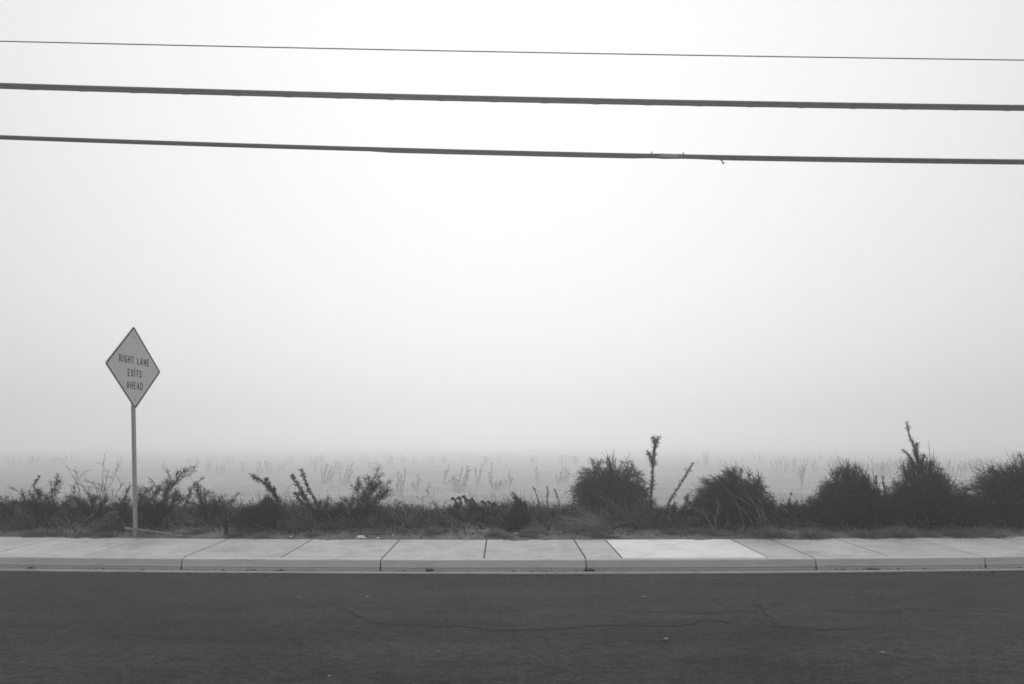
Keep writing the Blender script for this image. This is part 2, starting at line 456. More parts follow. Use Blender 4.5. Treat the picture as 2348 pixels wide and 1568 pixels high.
# ------------------------------------------------------------------ traffic sign
def letter_strokes():
    A = {}
    arc = lambda cx, cy, rx, ry, a0, a1, n=8: [(cx + rx * math.cos(math.radians(a0 + (a1 - a0) * i / n)), cy + ry * math.sin(math.radians(a0 + (a1 - a0) * i / n))) for i in range(n + 1)]
    A["I"] = (.0, [[(0, 0), (0, 1)]])
    A["R"] = (.46, [[(0, 0), (0, 1), (.24, 1)] + arc(.24, .76, .22, .24, 90, -90) + [(0, .52)], [(.22, .52), (.46, 0)]])
    A["G"] = (.46, [arc(.23, .76, .23, .24, 20, 180) + arc(.23, .24, .23, .24, 180, 360) + [(.46, .46), (.26, .46)]])
    A["H"] = (.46, [[(0, 0), (0, 1)], [(.46, 0), (.46, 1)], [(0, .5), (.46, .5)]])
    A["T"] = (.44, [[(0, 1), (.44, 1)], [(.22, 0), (.22, 1)]])
    A["L"] = (.38, [[(0, 1), (0, 0), (.38, 0)]])
    A["A"] = (.52, [[(0, 0), (.26, 1), (.52, 0)], [(.09, .3), (.43, .3)]])
    A["N"] = (.46, [[(0, 0), (0, 1), (.46, 0), (.46, 1)]])
    A["E"] = (.38, [[(.38, 1), (0, 1), (0, 0), (.38, 0)], [(0, .52), (.32, .52)]])
    A["X"] = (.48, [[(0, 0), (.48, 1)], [(0, 1), (.48, 0)]])
    A["S"] = (.44, [arc(.22, .75, .22, .25, 20, 270) + arc(.22, .25, .22, .25, 90, -160)])
    A["D"] = (.46, [[(0, 0), (0, 1), (.2, 1)] + arc(.2, .74, .26, .26, 90, 0) + arc(.2, .26, .26, .26, 0, -90) + [(0, 0)]])
    return A
GLYPH = letter_strokes()
def text_line(word, cx, cy, height, width):
    sw, gap, space = .19, .21, .52
    pos = 0; pieces = []
    for ch in word:
        if ch == " ": pos += space; continue
        w, st = GLYPH[ch]
        pieces.append((pos + sw / 2, st)); pos += w + sw + gap
    total = pos - gap
    kx = width / total; ky = height / (1 + sw)
    letters = []
    for off, sts in pieces:
        g = Geo(); letters.append(g)
        for k, st in enumerate(sts):
            P = np.array(st, float)
            for i in range(len(P) - 1):
                a, b = P[i], P[i + 1]
                t = (b - a) / max(1e-6, np.linalg.norm(b - a)); nn = np.array([-t[1], t[0]]) * sw / 2
                a2, b2 = a - t * sw * .3, b + t * sw * .3
                c4 = np.array([a2 - nn, b2 - nn, b2 + nn, a2 + nn])
                x = cx - width / 2 + (off + c4[:, 0]) * kx
                z = cy - height / 2 + (sw / 2 + c4[:, 1]) * ky
                y0 = -.0022 - .00012 * (i % 3) - .0004 * k      # raised sheeting, each stroke a hair above the last
                top = np.stack([x, np.full(4, y0), z], 1); bot = np.stack([x, np.full(4, -.0012), z], 1)
                g.add(np.concatenate([top, bot]), [(0, 1, 2, 3), (0, 4, 5, 1), (1, 5, 6, 2), (2, 6, 7, 3), (3, 7, 4, 0)])
    return letters
def rounded_diamond(h, rad, n=6):
    pts = []
    q = rad * math.sqrt(2)
    for k in range(4):
        a = math.pi / 2 - k * math.pi / 2
        c = np.array([math.cos(a), math.sin(a)]) * (h - q)
        for i in range(n + 1):
            b = a + math.radians(45) - math.radians(90) * i / n
            pts.append(c + rad * np.array([math.cos(b), math.sin(b)]))
    return np.array(pts)

sign_base = W(311, 1229, 10.15)
sgn = empty("traffic_sign", (sign_base[0], 10.15, gz(sign_base[0], 10.15)), "diamond road sign reading RIGHT LANE EXITS AHEAD on a perforated steel post", "traffic sign")
sgn.rotation_euler = (0, math.radians(-1.0), 0)
# post: square perforated tube, holes cut through on all four sides
g = Geo(); wd = .0225; pitch = .0254; z0, z1 = -.15, 3.18
cells = int((z1 - z0) / pitch)
ang = np.arange(8) * math.pi / 4 + math.pi / 8
for side in range(4):
    ca, sa = math.cos(side * math.pi / 2), math.sin(side * math.pi / 2)
    outer = []
    for a in ang:
        m = max(abs(math.cos(a)), abs(math.sin(a))); outer.append((math.cos(a) / m * wd, math.sin(a) / m * pitch / 2))
    outer = np.array(outer); inner = np.stack([np.cos(ang) * .0062, np.sin(ang) * .0062], 1)
    for k in range(cells):
        zc = z0 + pitch * (k + .5)
        loc = []
        for ring, depth in ((outer, wd), (inner, wd), (inner, wd - .004)):
            for (u, v) in ring: loc.append((u * ca + depth * sa, u * sa - depth * ca, zc + v))
        i = np.arange(8); j = (i + 1) % 8
        # square off the cell corners
        g.add(loc, np.concatenate([np.stack([i, j, j + 8, i + 8], 1), np.stack([i + 8, j + 8, j + 16, i + 16], 1)]))
        cor = [(su * wd, sv * pitch / 2) for su, sv in ((1, 1), (-1, 1), (-1, -1), (1, -1))]
        for (c, o1, o2) in zip(cor, (0, 2, 4, 6), (1, 3, 5, 7)):
            pts = [c, outer[o1], outer[o2]]
            g.add([(u * ca + wd * sa, u * sa - wd * ca, zc + v) for u, v in pts], None, [(0, 1, 2)])
post = g.build("post", M_galv, sgn); post.rotation_euler = (0, 0, math.radians(-4))
# panel, facing traffic from the right
pan_c = Vector((.0, .0, 1.65 + (1012 - 843) / F * 10.15 - sgn.location.z))
pn = Geo(); h = .648
outl = rounded_diamond(h, .035); m = len(outl)
V = [(x, 0, z) for x, z in outl] + [(x, -.0012, z) for x, z in outl] + [(0, 0, 0), (0, -.0012, 0)]
i = np.arange(m); j = (i + 1) % m
pn.add(V, np.stack([i, j, j + m, i + m], 1), np.concatenate([np.stack([j, i, 0 * i + 2 * m], 1), np.stack([i + m, j + m, 0 * i + 2 * m + 1], 1)]))
panel = pn.build("sign_panel", M_sign, sgn)
panel.rotation_euler = (0, 0, math.radians(84)); panel.location = pan_c + Vector((.028, -.002, 0))
bo = rounded_diamond(h - .012, .03); bi = rounded_diamond(h - .046, .022)
V = [(x, -.003, z) for x, z in bo] + [(x, -.003, z) for x, z in bi] + [(x, -.0012, z) for x, z in bo] + [(x, -.0012, z) for x, z in bi]
Geo().add(V, np.concatenate([np.stack([i, j, j + m, i + m], 1), np.stack([i + 2 * m, i, j, j + 2 * m][::-1], 1), np.stack([i + m, j + m, j + 3 * m, i + 3 * m], 1)])).build("border", M_ink, panel)
for word, cy, w_ in (("RIGHT LANE", .112, .70), ("EXITS", -.088, .325), ("AHEAD", -.278, .375)):
    for lt in text_line(word, .005 if word != "AHEAD" else .0, cy, .116, w_): lt.build("letter", M_ink, panel)
for zc in (.475, -.012, -.50):
    b = Geo()
    tubes(b, np.array([[(0, -.0012, zc), (0, -.010, zc)]]), np.array([[.017, .014]]), 6, True)
    b.build("bolt", M_galv, panel)

# ------------------------------------------------------------------ overhead cables
D_W = 10.2
def wire_path(pts, step=.25, x_end=38):
    pts = np.array(pts, float)
    X = (pts[:, 0] - CX) / F * D_W; Z = EYE - (pts[:, 1] - HY) / F * D_W
    xs_ = np.arange(-x_end, x_end + .01, step)
    c = np.polyfit(X, Z, 2)
    z = np.polyval(c, xs_)
    lo, hi = X.min() - 1, X.max() + 1
    for e, m_ in ((lo, xs_ < lo), (hi, xs_ > hi)):
        sl = np.polyval(np.polyder(c), e)
        z[m_] = np.polyval(c, e) + sl * (xs_[m_] - e) * .6
    return np.stack([xs_, np.full_like(xs_, D_W), z], 1)
def px_x(x): return (x - CX) / F * D_W
def cable_tube(name, P, r, mat, parent, sides=8, dy=0., dz=0., origin=None):
    Q = P + np.array([0, dy, dz]) if np.isscalar(dz) else P + np.stack([0 * dz, 0 * dz + dy, dz], 1)
    g = Geo(); tubes(g, Q[None], np.full((1, len(Q)), r) if np.isscalar(r) else r[None], sides)
    return g.build(name, mat, parent, origin=origin, smooth_shade=True)
def lashing(P, R, parent, org, pitch=.42, dz=0.):
    x = np.arange(P[0, 0], P[-1, 0], .035); z = np.interp(x, P[:, 0], P[:, 2]) + dz
    a = x / pitch * 2 * math.pi
    Q = np.stack([x, D_W + R[0] * np.cos(a), z + R[1] * np.sin(a)], 1)
    g = Geo(); tubes(g, Q[None], np.full((1, len(Q)), .0028), 3)
    return g.build("lashing_wire", M_lash, parent, origin=org)

P1 = wire_path([(0, 95), (587, 107), (1173, 119.5), (1760, 130.5), (2347, 137.5)])
g = Geo(); tubes(g, P1[None], np.full((1, len(P1)), .0088), 6)
o = g.build("power_line", M_cable, origin=tuple(P1[0]), smooth_shade=True)
tag(o, "thin single wire, highest of the three lines across the sky", "wire")

P2 = wire_path([(0, 198), (300, 206.5), (587, 214), (880, 222), (1173, 229), (1760, 240.5), (2347, 248)])
org = tuple(P2[0])
up = empty("telephone_cable", org, "thick lashed bundle of cables, middle of the three lines across the sky", "cable", None)
cable_tube("messenger_wire", P2, .012, M_cable, up, 8, 0, .040, org)
cable_tube("cable", P2, .021, M_cable, up, 8, -.006, .019, org)
cable_tube("cable", P2, .022, M_cable, up, 8, .008, -.006, org)
cable_tube("cable", P2, .020, M_cable, up, 8, -.010, -.026, org)
lashing(P2, (.034, .044), up, org, .8)

P3 = wire_path([(0, 316), (400, 329), (790, 341), (1173, 351), (1530, 359), (1760, 364), (2347, 371)])
org = tuple(P3[0])
lo = empty("telephone_cable", org, "lowest cable across the sky, with a splice, painted sky slot and a dangling wire tie", "cable", None)
xs_ = P3[:, 0]
gap = np.exp(-((xs_ - px_x(1531)) / .16) ** 2)
cable_tube("messenger_wire", P3, .012, M_cable, lo, 8, 0, .028 + .006 * gap, org)
cable_tube("cable", P3, .019, M_cable, lo, 8, -.006, .010 + .004 * gap, org)
cable_tube("cable", P3, .017, M_cable, lo, 8, .006, -.008 - .012 * gap, org)
k0 = smooth((xs_ - px_x(780)) / (px_x(900) - px_x(780)))
k1 = 1 - smooth((xs_ - px_x(1455)) / .3) * (1 - smooth((xs_ - px_x(1590)) / .5))
cable_tube("cable", P3, .004 + .013 * k0, M_cable, lo, 8, -.012, -.010 - .020 * k0 * (.45 + .55 * k1), org)
lashing(P3, (.03, .027), lo, org, .8, .004)
def zc(x, dz): 
    X = px_x(x); return (X, D_W, float(np.interp(X, xs_, P3[:, 2])) + dz)
def piece(name, pts, rad, mat, parent, org, sides=6):
    Q = np.array(pts)[None]; g = Geo(); tubes(g, Q, np.array(rad)[None], sides, True); return g.build(name, mat, parent, origin=org)
def front(p, dy): return (p[0], p[1] + dy, p[2])
piece("sleeve_and_sky_slot", [front(zc(1512, .008), -.036), front(zc(1522, .008), -.042), front(zc(1546, .007), -.042), front(zc(1554, .007), -.036)], [.005, .0095, .0095, .005], M_white, lo, org)  # white bar painted in for bright sky showing through the cable gap
piece("sleeve_and_sky_slot", [front(zc(1505, -.018), -.036), front(zc(1520, -.020), -.042), front(zc(1548, -.020), -.042), front(zc(1562, -.018), -.036)], [.006, .012, .012, .006], M_sleeve, lo, org)
for x in (1494, 1566):
    piece("tie", [zc(x + 2, .03), zc(x, .05), zc(x - 1, .066), zc(x + 1, .078)], [.012, .010, .006, .003], M_cable, lo, org, 5)
piece("tie", [zc(1652, -.035), zc(1656, -.06), zc(1658, -.10), zc(1660, -.085)], [.008, .011, .010, .004], M_cable, lo, org, 5)
piece("tie", [zc(1658, -.085), zc(1662, -.072)], [.007, .004], M_cable, lo, org, 5)

# ------------------------------------------------------------------ plants
def tumbleweed(name, x0, x1, ytop, ybase, d, depth, sweep=(0, 0, 0), n2=900, n3=9000, label="", seed=1, extra=0.25, cat="bush", group="dark round bushes on the verge", n_pale=0, peak=0., taper=.0, lumpy=1., mat=None):
    global rng
    keep = rng; rng = np.random.default_rng(seed)
    a = W(x0, ybase, d); b = W(x1, ybase, d)
    cxw = (a[0] + b[0]) / 2; zb = gz(cxw, d)
    H = EYE - (ytop - HY) / F * d - zb; Rx = (b[0] - a[0]) / 2; Ry = depth / 2
    sw = np.array(sweep)
    def warp(P):
        P = P.copy(); x = P[..., 0] / Rx
        lump = 1 + lumpy * .10 * np.sin(x * 5.3 + seed * 1.7 + P[..., 1] * 2) + lumpy * .06 * np.sin(x * 11.0 + seed)
        P[..., 2] = P[..., 2] * np.clip(1 - taper * np.abs(x - peak), .25, 1.2) * lump
        return P
    root = empty(name, (cxw, d, zb), label, cat, group)
    def dome(n, lo=.75, hi=1.0, zmin=.05):
        ph = rng.uniform(0, 2 * math.pi, n); cz = rng.uniform(zmin, 1, n) ** .8
        rr_ = np.sqrt(np.maximum(0, 1 - cz ** 3.0)); k = rng.uniform(lo, hi, n)
        ir = 1 + .10 * np.sin(3 * ph + seed) + .08 * np.sin(5 * ph + 2 * seed + 3 * cz) + .06 * np.sin(9 * ph + 7 * cz)
        return np.stack([Rx * rr_ * np.cos(ph) * ir, Ry * rr_ * np.sin(ph) * ir, H * cz * (1 + .08 * np.sin(4 * ph + seed))], 1) * k[:, None]
    n1 = 140
    E = dome(n1, .75, .98)
    S = rng.normal(0, 1, (n1, 3)) * [Rx * .12, Ry * .12, 0]
    C = S * .5 + E * .5 + np.array([0, 0, H * .22]) + rng.normal(0, .05, (n1, 3)) - sw * .15
    L1 = bez(S, C, E, 7)
    g = Geo(); tubes(g, warp(L1), np.linspace(.009, .004, 7)[None] * rng.uniform(.6, 1.3, (n1, 1)), 4)
    g.build("branches", M_twig_deep, root)
    i2 = rng.integers(0, n1, n2)
    P, T = along(L1[i2], rng.uniform(.15, 1, n2) ** .8)
    outw = nz(P * np.array([1 / Rx ** 2, 1 / Ry ** 2, .6 / H ** 2]))
    D2 = nz(T * .4 + rng.normal(0, .65, (n2, 3)) + outw * .35 + np.array([0, 0, .25]) + sw * .6)
    l2 = rng.uniform(.12, .30, n2)[:, None] * (H / 1.0) ** .5
    E2 = P + D2 * l2 + sw * l2 * .5
    L2 = bez(P, P + D2 * l2 * .5 + np.array([0, 0, .03]), E2, 5)
    g = Geo(); tubes(g, warp(L2), np.linspace(.0042, .0022, 5)[None] * np.ones((n2, 1)), 3)
    i3 = rng.integers(0, n2, n3)
    P, T = along(L2[i3], rng.uniform(.1, 1, n3))
    inside = (P[:, 0] / (Rx * 1.12)) ** 2 + (P[:, 1] / (Ry * 1.15)) ** 2 + (np.maximum(P[:, 2], 0) / (H * 1.02)) ** 2.6
    P, T = P[inside < 1], T[inside < 1]; n = len(P)
    outw = nz(P * np.array([1 / Rx ** 2, 1 / Ry ** 2, .6 / H ** 2]))
    D3 = nz(T * .45 + rng.normal(0, .75, (n, 3)) + outw * .25 + sw * .8)
    l3 = rng.uniform(.04, .13, n)[:, None]
    L3 = bez(P, P + D3 * l3 * .5, P + D3 * l3 + sw * l3 * .5 + rng.normal(0, .01, (n, 3)), 3)
    L3[..., 2] = np.maximum(L3[..., 2], .004)
    L3 = warp(L3)
    cut = n * 5 // 6
    tubes(g, L3[:cut], np.array([.0028, .0022, .0012])[None] * rng.uniform(.7, 1.3, (cut, 1)), 3)
    gd = Geo(); tubes(gd, L3[cut:], np.array([.0026, .0022, .0012])[None] * np.ones((n - cut, 1)), 3)
    k = 60; tubes(gd, warp(L2[rng.integers(0, n2, k)]), np.linspace(.0042, .0022, 5)[None] * np.ones((k, 1)), 3)
    gd.build("dry_twigs", M_stem, root)
    # leafy litter that closes the bush's inside
    nl = n // 2
    q = dome(nl, .0, .88, .0); q[:, 2] *= .92
    leaves(g, warp(q), rng.normal(size=(nl, 3)) + [0, 0, .3], rng.uniform(.04, .09, nl), rng.uniform(.010, .022, nl))
    g.build("twigs", mat or M_twig, root)
    if n_pale:
        S = rng.normal(0, 1, (n_pale, 3)) * [Rx * .25, .04, 0] + [Rx * .35, -Ry * .75, 0]
        E = S + np.stack([rng.uniform(-.9, .15, n_pale) * Rx, rng.uniform(-.2, .05, n_pale), rng.uniform(.35, .75, n_pale) * H], 1)
        g = Geo(); tubes(g, bez(S, (S + E) / 2 + [.06, -.12, .08], E, 8), np.linspace(.008, .0025, 8)[None] * np.ones((n_pale, 1)), 4)
        g.build("dry_stem", M_straw, root)
    rng = keep
    return root

def stalk_geo(line, r0, r1, gs, gl, nleaf, l0, l1, wl, up=.7, t0=.05, top=1.6):
    """one stem along line (K,3) with leafy twiglets all round"""
    k = len(line)
    tubes(gs, line[None], np.linspace(r0, r1, k)[None], 5)
    t = t0 + (1 - t0) * rng.uniform(0, 1, nleaf) ** (1 / top)
    P, T = along(np.repeat(line[None], nleaf, 0), t)
    lump_ = .65 + .5 * np.sin(t * 37 + rng.uniform(0, 6)) * np.sin(t * 13)
    side = nz(np.cross(T, rng.normal(size=(nleaf, 3))))
    D = nz(side + T * up + [0, 0, .15] + rng.normal(0, .25, (nleaf, 3)))
    L = rng.uniform(l0, l1, nleaf) * np.clip(lump_, .35, 1.2)
    tubes(gl, np.stack([P, P + D * L[:, None] * .55 + [0, 0, .004], P + D * L[:, None]], 1), np.array([.0022, .0017, .001])[None] * np.ones((nleaf, 1)), 3)
    m = nleaf * 4
    j = rng.integers(0, nleaf, m); s = rng.uniform(.2, 1, m)[:, None]
    Q = P[j] + D[j] * L[j, None] * s
    leaves(gl, Q, D[j] * .6 + rng.normal(0, .6, (m, 3)) + [0, 0, .2], rng.uniform(.5, 1.1, m) * wl * 2.6, rng.uniform(.5, 1.1, m) * wl)

def stalk_plant(name, stems, d, label, cat="weed", group=None, mat_s=None, mat_l=None, dens=170, l=(.035, .085), wl=.0075, r=(.009, .004), up=.7, seed=5, t0=.05, yj=0.05, top=1.15):
    """plant made of one or more leafy stems drawn from picture points (base first)"""
    global rng
    keep = rng; rng = np.random.default_rng(seed)
    b = W(*stems[0][0], d); bz = min(gz(b[0], d), b[2])
    root = empty(name, (b[0], d, gz(b[0], d)), label, cat, group)
    gs, gl = Geo(), Geo()
    for k, st in enumerate(stems):
        pts = [W(x, y, d) + [0, rng.normal(0, yj), 0] for x, y in st]
        if pts[0][2] > bz + .02 and k == 0:
            pts = [np.array([pts[0][0] + .02, d, gz(b[0], d) - .02])] + pts
        line = resample(pts, 14) + rng.normal(0, .006, (14, 3))
        ln = np.linalg.norm(np.diff(line, axis=0), axis=1).sum()
        stalk_geo(line, r[0], r[1], gs, gl, max(8, int(dens * ln)), l[0], l[1], wl, up, t0, top)
    org = tuple(root.location)
    gs.build("stem", mat_s or M_stalk, root, origin=org); gl.build("leaves", mat_l or M_leaf, root, origin=org)
    rng = keep
    return root

def leafy_shrub(name, base, tips, d, label, seed=1, nsub=14, dens=1.0, mat_l=None, mat_s=None, cat="weed", group=None, wl=.011, spread_=.36):
    """shrubby weed: stems to each tip, side branches, then leaves"""
    global rng
    keep = rng; rng = np.random.default_rng(seed)
    b = W(*base, d); root = empty(name, (b[0], d, gz(b[0], d)), label, cat, group)
    b = np.array([b[0], d, gz(b[0], d) - .01])
    gs, gl = Geo(), Geo()
    for (x, y) in tips:
        e = W(x, y, d + rng.normal(0, .12))
        ln = np.linalg.norm(e - b)
        main = bez(b[None] + rng.normal(0, .02, (1, 3)), ((b + e) / 2 + rng.normal(0, .06, 3))[None], e[None], 10)
        tubes(gs, main, np.linspace(.008, .003, 10)[None], 4)
        n = nsub
        P, T = along(np.repeat(main, n, 0), rng.uniform(.15, 1, n))
        D = nz(T + rng.normal(0, .55, (n, 3)) + [0, 0, .25]); L = (rng.uniform(.4, 1, n) * spread_ * ln)[:, None]
        sub = bez(P, P + D * L * .5 + [0, 0, .02], P + D * L, 6)
        tubes(gs, sub, np.linspace(.004, .0018, 6)[None] * np.ones((n, 1)), 3)
        nt_ = n * 9; jj = rng.integers(0, n, nt_); P, T = along(sub[jj], rng.uniform(.1, 1, nt_)); D = nz(T * .8 + rng.normal(0, .6, (nt_, 3)) + [0, 0, .2]); Lq = rng.uniform(.03, .12, nt_)[:, None]
        tw = bez(P, P + D * Lq * .5, P + D * Lq + rng.normal(0, .012, (nt_, 3)), 3)
        tubes(gs, tw, np.array([.0024, .0019, .001])[None] * np.ones((nt_, 1)), 3)
        allb = np.concatenate([np.repeat(main[:, ::1], 1, 0)[:, np.linspace(0, 9, 6).astype(int)], sub])
        m = int(420 * dens * ln * (1 + n * .12))
        j = rng.choice(len(allb), m, p=np.concatenate([[.14], np.full(n, .86 / n)]))
        P, T = along(allb[j], rng.uniform(.15, 1, m) ** .75)
        D = nz(T * .5 + rng.normal(0, .7, (m, 3)) + [0, 0, .25])
        leaves(gl, P + D * rng.uniform(.0, .05, (m, 1)), D, rng.uniform(.012, .042, m), rng.uniform(.4, 1.2, m) * wl)
    gs.build("stem", mat_s or M_stalk, root, origin=tuple(root.location)); gl.build("leaves", mat_l or M_leaf, root, origin=tuple(root.location))
    rng = keep
    return root

def bare_shrub(name, base, tips, d, label, seed=1, mat=None, r=.007, nsub=7, cat="shrub", twigs=5):
    global rng
    keep = rng; rng = np.random.default_rng(seed)
    b = W(*base, d); b = np.array([b[0], d, gz(b[0], d) - .01])
    gs, gt = Geo(), Geo()
    for (x, y) in tips:
        e = W(x, y, d + rng.normal(0, .15)); ln = np.linalg.norm(e - b)
        main = bez(b[None], ((b + e) / 2 + rng.normal(0, .09, 3))[None], e[None], 10)
        main = main + np.concatenate([np.zeros((1, 1, 3)), rng.normal(0, .007, (1, 9, 3))], 1)
        tubes(gs, main, np.linspace(r, r * .35, 10)[None], 4)
        P, T = along(np.repeat(main, nsub, 0), rng.uniform(.3, 1, nsub))
        D = nz(T + rng.normal(0, .5, (nsub, 3))); L = (rng.uniform(.12, .32, nsub) * ln)[:, None]
        sub = bez(P, P + D * L * .5 + rng.normal(0, .015, (nsub, 3)), P + D * L, 5)
        tubes(gt, sub, np.linspace(r * .45, r * .2, 5)[None] * np.ones((nsub, 1)), 3)
        k = nsub * twigs; j = rng.integers(0, nsub, k)
        P, T = along(sub[j], rng.uniform(.2, 1, k)); D = nz(T + rng.normal(0, .6, (k, 3)))
        L = rng.uniform(.03, .11, k)[:, None]
        tubes(gt, bez(P, P + D * L * .5, P + D * L + rng.normal(0, .01, (k, 3)), 3), np.array([.0022, .0017, .001])[None] * np.ones((k, 1)), 3)
    root = empty(name, tuple(b), label, cat)
    gs.build("branches", mat or M_stem, root, origin=tuple(b)); gt.build("twigs", mat or M_stem, root, origin=tuple(b))
    rng = keep
    return root

def arching_grass(name, base, d, n, Lr, lean, label, seed=1, mat=None, up=.7, cat="grass clump", w=.003, group=None, sprd=.7):
    global rng
    keep = rng; rng = np.random.default_rng(seed)
    b = W(*base, d); b = np.array([b[0], d, gz(b[0], d)])
    S = b + rng.normal(0, .05, (n, 3)) * [1, 1, 0]
    D = nz(rng.normal(0, sprd, (n, 3)) * [1, .7, .2] + [lean, 0, up]); L = rng.uniform(*Lr, n)[:, None]
    C = S + D * L * .6; E = S + D * L + np.array([lean * .5, 0, -.45]) * L * rng.uniform(.3, 1.0, (n, 1))
    E[:, 2] = np.maximum(E[:, 2], b[2] + .01)
    g = Geo(); tubes(g, bez(S, C, E, 6), np.array([1, .95, .85, .7, .5, .25])[None] * w * rng.uniform(.6, 1.3, (n, 1)), 3)
    o = g.build(name, mat or M_straw, origin=tuple(b))
    tag(o, label, cat, group)
    rng = keep
    return o

# --- the five large bushes
tumbleweed("round_bush", 1300, 1494, 1050, 1178, 12.4, 1.5, (-.10, 0, .0), 1100, 16000, "round dark tumbleweed bush left of the tall upright stalk", 21, n_pale=5, taper=.08, lumpy=.35, mat=M_twig_mid)
tumbleweed("round_bush", 1594, 1778, 1074, 1224, 10.95, 1.2, (-.35, 0, .0), 1000, 15000, "dome shaped dark bush with twigs swept left and pale stems in front", 29, n_pale=9, taper=.02, peak=-.1, lumpy=.0, mat=M_twig_mid)
tumbleweed("pointed_bush", 1838, 2046, 1066, 1229, 10.95, 1.2, (-.12, 0, .35), 1100, 16000, "very dark pointed bush between the swept dome bush and the bush with the tallest stalk", 23, taper=.55, peak=.1)
tumbleweed("pointed_bush", 2026, 2250, 1056, 1228, 11.0, 1.3, (-.05, 0, .4), 1300, 17000, "dark ragged bush around the foot of the tallest leaning stalk", 24, taper=.55, peak=-.25)
tumbleweed("large_bush", 2185, 2580, 1008, 1233, 11.0, 1.6, (-.12, 0, .4), 2000, 26000, "largest dark bush, cut off by the right edge", 25, taper=.5, peak=.05)
tumbleweed("small_bush", 548, 664, 1147, 1216, 10.7, .8, (-.15, 0, .05), 520, 7000, "small dark bush left of the leaning stalks on the left half", 26, taper=.3, group=None)
tumbleweed("small_bush", 1158, 1210, 1160, 1214, 10.5, .45, (-.1, 0, .1), 260, 3000, "small dark hump of twigs left of the round bush", 27, taper=.3, group=None)

# --- tall stalks
stalk_plant("tall_weed", [[(1492, 1166), (1494, 1120), (1497, 1080), (1498, 1050), (1500, 1025), (1510, 1002)], [(1497, 1075), (1492, 1050), (1487, 1036)], [(1499, 1040), (1499, 1020), (1497, 1002)]], 12.0,
            "tall upright leafy stalk just right of the round bush", seed=31, dens=420, l=(.05, .12), r=(.016, .005), top=1.05, group="tall leafy stalks")
stalk_plant("tall_weed", [[(1530, 1160), (1545, 1133), (1562, 1108), (1575, 1084), (1588, 1064)]], 12.0, "slanting leafy stalk leaning right, beside the tall upright stalk", seed=32, dens=340, l=(.035, .095), r=(.011, .004), group="tall leafy stalks")
stalk_plant("tall_weed", [[(2124, 1190), (2118, 1115), (2110, 1080), (2100, 1048), (2090, 1019), (2083, 990), (2079, 968)], [(2106, 1085), (2094, 1063), (2082, 1046), (2069, 1033)], [(2102, 1052), (2100, 1035), (2099, 1018)], [(2122, 1110), (2130, 1085), (2137, 1060)], [(2110, 1075), (2116, 1055), (2117, 1042)]], 10.9,
            "tallest leafy stalk, forked and leaning left out of a dark bush", seed=33, dens=300, l=(.035, .085), r=(.014, .004), group="tall leafy stalks")
for k, (st, lab) in enumerate([
        ([[(2011, 1200), (2010, 1143), (2008, 1115), (2009, 1092)]], "dark upright seed stalk at the right shoulder of the very dark bush"),
        ([[(2034, 1200), (2030, 1145), (2027, 1115), (2024, 1091)]], "thin dark seed stalk standing between two dark bushes"),
        ([[(1995, 1180), (1994, 1130), (1992, 1105), (1994, 1087)]], "short dark seed stalk rising from the very dark bush"),
        ([[(1940, 1150), (1937, 1110), (1933, 1082)]], "dark seed stalk on top of the very dark bush")]):
    stalk_plant("seed_stalk", st, 10.75, lab, seed=40 + k, dens=300, l=(.02, .05), group="dark seed stalks")
stalk_plant("seed_stalk", [[(2062, 1200), (2050, 1150), (2043, 1132), (2034, 1114)], [(2050, 1150), (2062, 1140), (2078, 1131)]], 10.6, "low forked dark stalk at the left foot of the tallest stalk's bush", seed=46, dens=220, l=(.02, .05), group="dark seed stalks")
stalk_plant("seed_stalk", [[(1809, 1180), (1808, 1150), (1810, 1129)], [(1808, 1170), (1816, 1158), (1826, 1150)], [(1808, 1172), (1800, 1160), (1793, 1156)]], 11.2, "small thin seedhead between the swept dome bush and the very dark bush", seed=47, dens=150, l=(.02, .05), group="dark seed stalks")
bare_shrub("wispy_weed", (1945, 1130), [(1931, 1066), (1950, 1072), (1962, 1045), (1958, 1078)], 10.9, "wispy bare twigs sticking up from the very dark bush", 48, r=.004)
stalk_plant("leaning_weed", [[(655, 1190), (640, 1150), (622, 1125), (602, 1108), (590, 1100), (580, 1089)], [(622, 1125), (612, 1108), (606, 1098)], [(640, 1150), (628, 1130), (625, 1120)]], 10.7, "leafy stalk leaning far left above a small dark bush", seed=51, dens=260, l=(.03, .085), wl=.013, r=(.010, .004), group="leafy stalks leaning left")
stalk_plant("leaning_weed", [[(735, 1200), (715, 1168), (700, 1140), (684, 1112), (668, 1091)], [(705, 1150), (696, 1140), (682, 1133)], [(716, 1170), (690, 1152), (676, 1132)]], 10.7, "left of two parallel leafy stalks leaning left", seed=52, dens=250, l=(.03, .08), wl=.013, r=(.010, .004), group="leafy stalks leaning left")
stalk_plant("leaning_weed", [[(745, 1203), (733, 1175), (722, 1150), (708, 1115), (698, 1092), (688, 1077)], [(728, 1165), (735, 1155), (737, 1150)]], 10.8, "right and taller of two parallel leafy stalks leaning left", seed=53, dens=220, l=(.025, .07), wl=.012, r=(.010, .004), group="leafy stalks leaning left")
leafy_shrub("leafy_weed", (346, 1214), [(409, 1096), (398, 1108), (385, 1118), (362, 1124), (352, 1130), (330, 1150), (400, 1140), (415, 1150)], 10.5, "bushy leafy weed leaning right, beside the sign post", 61, 14, 1.1)
leafy_shrub("leafy_weed", (300, 1215), [(288, 1128), (275, 1150), (312, 1140), (322, 1132), (265, 1160)], 10.6, "leafy weed behind the foot of the sign post", 62, 10, .7)
leafy_shrub("leafy_weed", (812, 1212), [(857, 1097), (870, 1106), (886, 1130), (845, 1110), (872, 1140), (820, 1118), (880, 1118), (795, 1150), (778, 1165)], 10.9, "spreading leafy weed shrub right of the parallel leaning stalks", 63, 14, 1.0, wl=.010)
